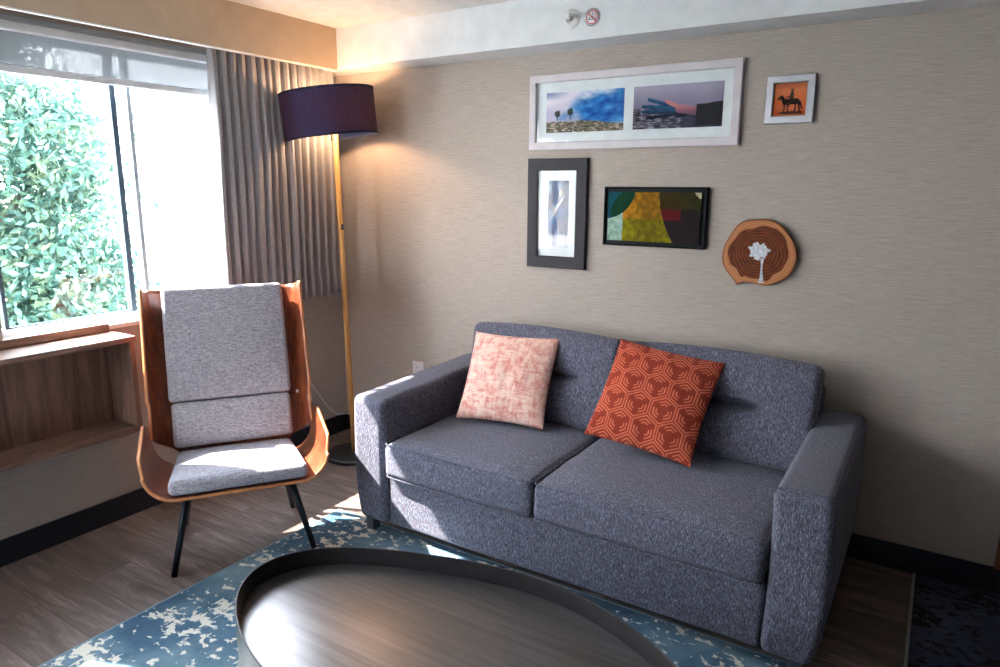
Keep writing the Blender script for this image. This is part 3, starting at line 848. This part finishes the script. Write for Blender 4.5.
def pic_horse(u, v):
    c = mx((214,126,82), (226,150,104), sm(.3, 1, v)+.4*fbm(u*9, v*9, 2))
    c = mx(c, (176,96,62), sm(.75, .95, v)*.6)
    c = mx(c, (196,110,74), sm(.25, .1, v))
    segs = [(.36,.42,.70,.44,.085), (.70,.44,.80,.36,.05), (.34,.44,.24,.58,.055), (.24,.60,.16,.52,.035), (.36,.38,.34,.12,.022), (.44,.36,.45,.10,.022), (.68,.38,.66,.12,.024), (.77,.38,.80,.11,.022), (.80,.42,.87,.22,.022),
            (.54,.50,.55,.68,.055), (.55,.76,.55,.77,.035), (.50,.50,.48,.30,.025), (.54,.62,.40,.56,.02)]
    m = min(seg_d(u, v, a, b, cc, d)-r for a, b, cc, d, r in segs)
    sh_ = math.hypot((u-.55)/.38, (v-.10)/.045)
    if sh_ < 1: c = (96,56,42)
    if m < 0: c = mx((44,34,36), (78,58,52), .5+fbm(u*20, v*20, 1))
    if abs(v-.80) < .012 and abs(u-.55) < .07: c = (46,36,38)
    return c
t, cx, cz = frame('framed_picture', 'wide white framed picture with two photographs in one mat', 1.346, 2.358, 1.7215, 2.070, .036, .026, M['whiteframe'])
art(t, cx, cz, 1.433, 1.835, 1.802, 1.987, pic_smoke, 170); art(t, cx, cz, 1.880, 2.282, 1.802, 1.987, pic_hand, 190)
t, cx, cz = frame('framed_picture', 'tall charcoal framed narrow blue picture below the wide white frame', 1.343, 1.668, 1.147, 1.681, .058, .026, M['charframe'])
art(t, cx, cz, 1.452, 1.566, 1.250, 1.576, pic_blue, 60)
t, cx, cz = frame('framed_painting', 'black framed abstract painting in teal, yellow and maroon', 1.762, 2.247, 1.278, 1.548, .009, .030, M['blackframe'], False, False)
box('backing', (-.235, -.012, -.128), (.235, 0, .128), M['blackframe'], t, 0)
box('canvas', (-.222, -.024, -.113), (.218, -.0125, .112), M['blackframe'], t, 0)
art(t, cx, cz, 1.783, 2.221, 1.301, 1.524, pic_abs, 180, -.0246, 'painting')
t, cx, cz = frame('framed_picture', 'small square silver framed picture of a rider on a horse', 2.455, 2.640, 1.802, 1.988, .030, .022, M['silverframe'], False)
box('backing', (-.065, -.008, -.066), (.065, 0, .066), M['blackframe'], t, 0)
art(t, cx, cz, 2.484, 2.611, 1.831, 1.960, pic_horse, 90, -.009)

# wood slice with a silver tree
def slab():
    cxp, czp = 2.480, 1.275
    t = thing('wood_slice_art', 'round wood slice wall plaque with silver tree inlay below the small frame', 'wall decor', (cxp, -.001, czp))
    k = .915/2.779; 
    ctrl = [(62,555),(66,525),(78,498),(98,466),(122,450),(150,447),(182,446),(214,458),(238,482),(256,508),(266,545),(258,580),(244,602),(215,620),(190,628),(158,625),(128,622),(112,631),(103,622),(82,600),(68,580)]
    pts = []
    for x, y in ctrl: pts.append(Vector(((x-164)*k*.00425*1.06, 0, -(y-540)*k*.0044*1.04)))
    n = len(pts); out = []
    for i in range(n):
        p0, p1, p2, p3 = pts[i-1], pts[i], pts[(i+1) % n], pts[(i+2) % n]
        for q in range(8):
            s = q/8; out.append(.5*((2*p1)+(p2-p0)*s+(2*p0-5*p1+4*p2-p3)*s*s+(3*p1-p0-3*p2+p3)*s**3))
    m = len(out); D = .030; NR = 40; v = []; f = []; cols = []
    cen = Vector((-.004, 0, .005))
    for r in range(NR+1):
        s = r/NR
        for i in range(m):
            p = cen+(out[i]-cen)*s; v.append((p.x, -D, p.z))
            an = 2*PI*i/m
            lob = .80+.05*math.sin(an*3+1)+.10*noise.noise((math.cos(an)*2.2, math.sin(an)*2.2, 4))
            ring = .5+.5*math.sin(s*70+5*noise.noise((p.x*14, p.z*14, 1)))
            heart = mx((128,62,26), (66,30,16), ring*.8+.3*noise.noise((p.x*40, p.z*40, 2)))
            sap = mx((196,134,88), (166,100,62), ring*.5)
            cc = mx(heart, sap, sm(lob-.015, lob+.02, s)); cc = mx(cc, (120,66,38), sm(.95, .985, s)*.7)
            cols.append(cc)
    for r in range(NR):
        for i in range(m): f.append((r*m+i, r*m+(i+1) % m, (r+1)*m+(i+1) % m, (r+1)*m+i))
    o = mesh('slice_face', v, f, M['slab'], t)
    at = o.data.color_attributes.new('paint', 'FLOAT_COLOR', 'POINT'); buf = []
    for cc in cols: buf += [*lin(cc), 1]
    at.data.foreach_set('color', buf)
    v = []; f = []
    for y, g in ((-D, 1), (-D*.7, 1.012), (-D*.3, 1.0), (0, .97)):
        for p in out: v.append((p.x*g, y, p.z*g))
    for r in range(3):
        for i in range(m): f.append((r*m+i, r*m+(i+1) % m, (r+1)*m+(i+1) % m, (r+1)*m+i))
    f.append(tuple(3*m+i for i in range(m)))
    mesh('bark_edge', v, f, M['slabbark'], t)
    # silver tree: lobed crown and trunk
    cr = Vector((.0, 0, .010)); pts2 = []
    for i in range(96):
        an = 2*PI*i/96; rr = .036*(1+.13*math.sin(an*7+.6)+.09*math.sin(an*12)+.07*math.sin(an*3+1))
        pts2.append(cr+Vector((rr*1.08*math.cos(an), 0, rr*.95*math.sin(an))))
    bm = bmesh.new()
    def prism(pl, y0, y1):
        A = [bm.verts.new((p.x, y0, p.z)) for p in pl]; B = [bm.verts.new((p.x, y1, p.z)) for p in pl]
        bm.faces.new(A); bm.faces.new(B[::-1])
        for i in range(len(pl)): bm.faces.new((A[i], A[(i+1) % len(pl)], B[(i+1) % len(pl)], B[i]))
    prism(pts2, -D-.0012, -D+.001)
    tr = [(.010,-.02),(.024,-.02),(.020,-.045),(.021,-.075),(.030,-.124),(.006,-.125),(.012,-.1),(.014,-.07),(.013,-.045)]
    prism([Vector((a, 0, b)) for a, b in tr], -D-.0014, -D+.001)
    from_bm('tree_inlay', bm, M['inlay'], t)
slab()

# ------------------------------------------------------------------ sprinkler and sign on the soffit
sp = thing('fire_sprinkler', 'white sidewall fire sprinkler head on the ceiling beam', 'sprinkler', (1.655, -.199, 2.262))
auto(lathe('escutcheon', [(0, 0), (.040, 0), (.041, .004), (.033, .010), (.022, .011), (.020, .006), (0, .006)], M['plastic'], sp, 40, rot=(PI/2, 0, 0)), 40)
lathe('sprinkler_body', [(0, .004), (.011, .004), (.011, .03), (.007, .034), (0, .034)], M['plastic'], sp, 20, rot=(PI/2, 0, 0))
tube('glass_bulb', [(0, -.034, 0), (0, -.050, 0)], .003, M['orangebulb'], sp, 8)
for s in (-1, 1): tube('frame_arm', [(s*.009, -.03, 0), (s*.012, -.045, 0), (0, -.056, 0)], .0022, M['chrome'], sp, 8)
box('deflector', (-.016, -.060, -.010), (.016, -.058, .012), M['plastic'], sp, 0)
sg = thing('warning_sticker', 'round no-hanging sticker with red slashed circle beside the sprinkler', 'sign', (1.752, -.1992, 2.258), (PI/2, 0, 0))
lathe('sticker_disc', [(0, 0), (.038, 0), (.038, .0006), (0, .0006)], M['plastic'], sg, 48)
rg_ = lathe('red_ring', [(.0245, .0006), (.0285, .0006), (.0285, .0012), (.0245, .0012)], M['red'], sg, 48, closed=True)
def strokes(name, lines, w, z, mat):
    bm = bmesh.new()
    for a, b in lines:
        a = Vector((*a, 0)); b = Vector((*b, 0)); d = (b-a).normalized(); n = Vector((-d.y, d.x, 0))*w/2
        for q in (z,):
            vs = [bm.verts.new(p+Vector((0, 0, q))) for p in (a-n, b-n, b+n, a+n)]; vt = [bm.verts.new(x.co+Vector((0,0,.0005))) for x in vs]
            bm.faces.new(vt)
            for i in range(4): bm.faces.new((vs[i], vs[(i+1) % 4], vt[(i+1) % 4], vt[i]))
    return from_bm(name, bm, mat, sg)
strokes('slash', [((-.018, .018), (.018, -.018))], .004, .0012, M['red'])
strokes('hanger_symbol', [((-.019, -.009), (.019, -.009)), ((-.019, -.009), (0, .004)), ((.019, -.009), (0, .004)), ((0, .004), (0, .009)), ((0, .009), (.005, .011)), ((.005, .011), (.004, .016)), ((.004, .016), (-.001, .017))], .0026, .0007, M['navy'])
ticks = []
for i in range(44):
    a = 2*PI*i/44
    if abs(math.sin(a)) > .28: ticks.append(((.0315*math.cos(a), .0315*math.sin(a)), (.0355*math.cos(a+.03), .0355*math.sin(a+.03))))
strokes('lettering_ring', ticks, .0022, .0007, M['navy'])

# outlet
ou = thing('wall_outlet', 'white wall outlet plate above the sofa arm near the corner', 'outlet', (.598, -.0005, .472))
rbox('cover_plate', (.078, .006, .118), .0028, M['plastic'], ou, loc=(0, -.003, 0), m=2, k=2)
for z in (.026, -.026):
    rbox('socket', (.032, .003, .028), .0013, M['plastic'], ou, loc=(0, -.0072, z), m=2, k=2)
    boxes('socket_slots', [((-.008, -.0093, z-.004), (-.006, -.0087, z+.006)), ((.006, -.0093, z-.004), (.008, -.0087, z+.006))], M['blackmatte'], ou)

# ------------------------------------------------------------------ outside
struct(box('ground', (-40, -30, -3.3), (-.2, 30, -3.2), M['ground'], bev=0))
bl = thing('white_building', 'overexposed white building facade outside the right window pane', 'building', (-9, 9.76, -3.2))
boxes('facade', [((-4, -6.45, 0), (0, 14, 8.4))], M['facade'], bl)
boxes('corner_pilaster', [((0, -6.45, 0), (.25, -6.15, 8.4))], M['facade'], bl)
boxes('cornice', [((-4.1, -6.6, 8.4), (.3, 14, 8.7))], M['facade'], bl)
boxes('string_course', [((0, -6.1, 3.9), (.10, 14, 4.1))], M['facade'], bl)
def tree(label, loc, rx, ry, rz, n, seed, zc):
    random.seed(seed); t = thing('leafy_tree', label, 'tree', loc)
    v = []; f = []
    clumps = []
    for _ in range(150):
        while True:
            p = Vector((random.uniform(-1,1), random.uniform(-1,1), random.uniform(-1,1)))
            if p.length < 1: break
        p = p.normalized()*p.length**.5
        clumps.append(Vector((p.x*rx, p.y*ry, zc+p.z*rz)))
    for _ in range(n):
        cpt = random.choice(clumps); d = Vector((random.gauss(0, 1), random.gauss(0, 1), random.gauss(0, .8)))*.24
        p = cpt+d; a = Vector((random.gauss(0,1), random.gauss(0,1), random.gauss(0,1))).normalized(); b = a.orthogonal().normalized()
        L = random.uniform(.04, .07); W = L*.42; b = Matrix.Rotation(random.uniform(0, 6.28), 3, a) @ b
        i = len(v); v += [p-a*L, p-b*W, p+a*L, p+b*W]; f.append((i, i+1, i+2, i+3))
    mesh('foliage', v, f, M['leaf'], t, False)
    tube('trunk', [(0, 0, 0), (.1, .05, zc*.5), (0, 0, zc)], [.16, .13, .08], M['bark'], t)
    br = random.Random(seed)
    for k in range(7):
        e = clumps[k*9]; tube('branch', [(0, 0, zc*.62+.1*k), (e.x*.5, e.y*.5, (zc*.62+.1*k+e.z)/2+.1), tuple(e)], [.06, .04, .02], M['bark'], t, 8)
tree('leafy green tree outside the left window pane', (-5.6, -.36, -3.2), 1.5, 1.75, 2.9, 85000, 3, 4.3)
tree('leafy green tree partly cut off at the left of the window', (-6.4, -4.75, -3.2), 1.6, 1.5, 2.9, 16000, 8, 4.3)

# ------------------------------------------------------------------ light
w = bpy.data.worlds.new('sky'); sc.world = w; w.use_nodes = True
bg = w.node_tree.nodes['Background']
tcw = w.node_tree.nodes.new('ShaderNodeTexCoord'); sx = w.node_tree.nodes.new('ShaderNodeSeparateXYZ'); rp = w.node_tree.nodes.new('ShaderNodeValToRGB')
w.node_tree.links.new(tcw.outputs['Generated'], sx.inputs[0]); w.node_tree.links.new(sx.outputs[2], rp.inputs[0]); w.node_tree.links.new(rp.outputs[0], bg.inputs[0])
rp.color_ramp.elements[0].color = (.95, .97, 1, 1); rp.color_ramp.elements[1].color = (.62, .80, 1, 1)
bg.inputs[1].default_value = 14
sd = bpy.data.lights.new('sun', 'SUN'); sd.energy = 26; sd.angle = math.radians(.8); sd.color = (1, .95, .88)
so_ = bpy.data.objects.new('sun', sd); col.objects.link(so_)
dr = Vector((1, .38, -1.24)).normalized(); so_.rotation_euler = dr.to_track_quat('-Z', 'Y').to_euler(); so_.location = (-6, -2, 7)

# ------------------------------------------------------------------ camera
yaw, pitch, roll = -.5644, -.2095, .0056
F = 695.63; H = 1.55
f = Vector((math.sin(yaw)*math.cos(pitch), math.cos(yaw)*math.cos(pitch), math.sin(pitch)))
r = Vector((math.cos(yaw), -math.sin(yaw), 0)); u = r.cross(f)
rr = r*math.cos(roll)+u*math.sin(roll); uu = -r*math.sin(roll)+u*math.cos(roll)
cd = bpy.data.cameras.new('camera'); cam = bpy.data.objects.new('camera', cd); col.objects.link(cam)
cd.sensor_width = 36; cd.lens = 36*F/1000; cd.clip_start = .05
cam.matrix_world = Matrix(((rr.x, uu.x, -f.x, 3.1354), (rr.y, uu.y, -f.y, -3.1078), (rr.z, uu.z, -f.z, H), (0, 0, 0, 1)))
sc.camera = cam
sc.view_settings.view_transform = 'Standard'; sc.view_settings.look = 'None'; sc.view_settings.gamma = 1
sc.view_settings.use_curve_mapping = False; sc.view_settings.exposure = 1.15
cy = sc.cycles; cy.use_denoising = True; cy.max_bounces = 10; cy.diffuse_bounces = 6; cy.transparent_max_bounces = 16
cy.sample_clamp_indirect = 8; cy.caustics_reflective = False; cy.caustics_refractive = False
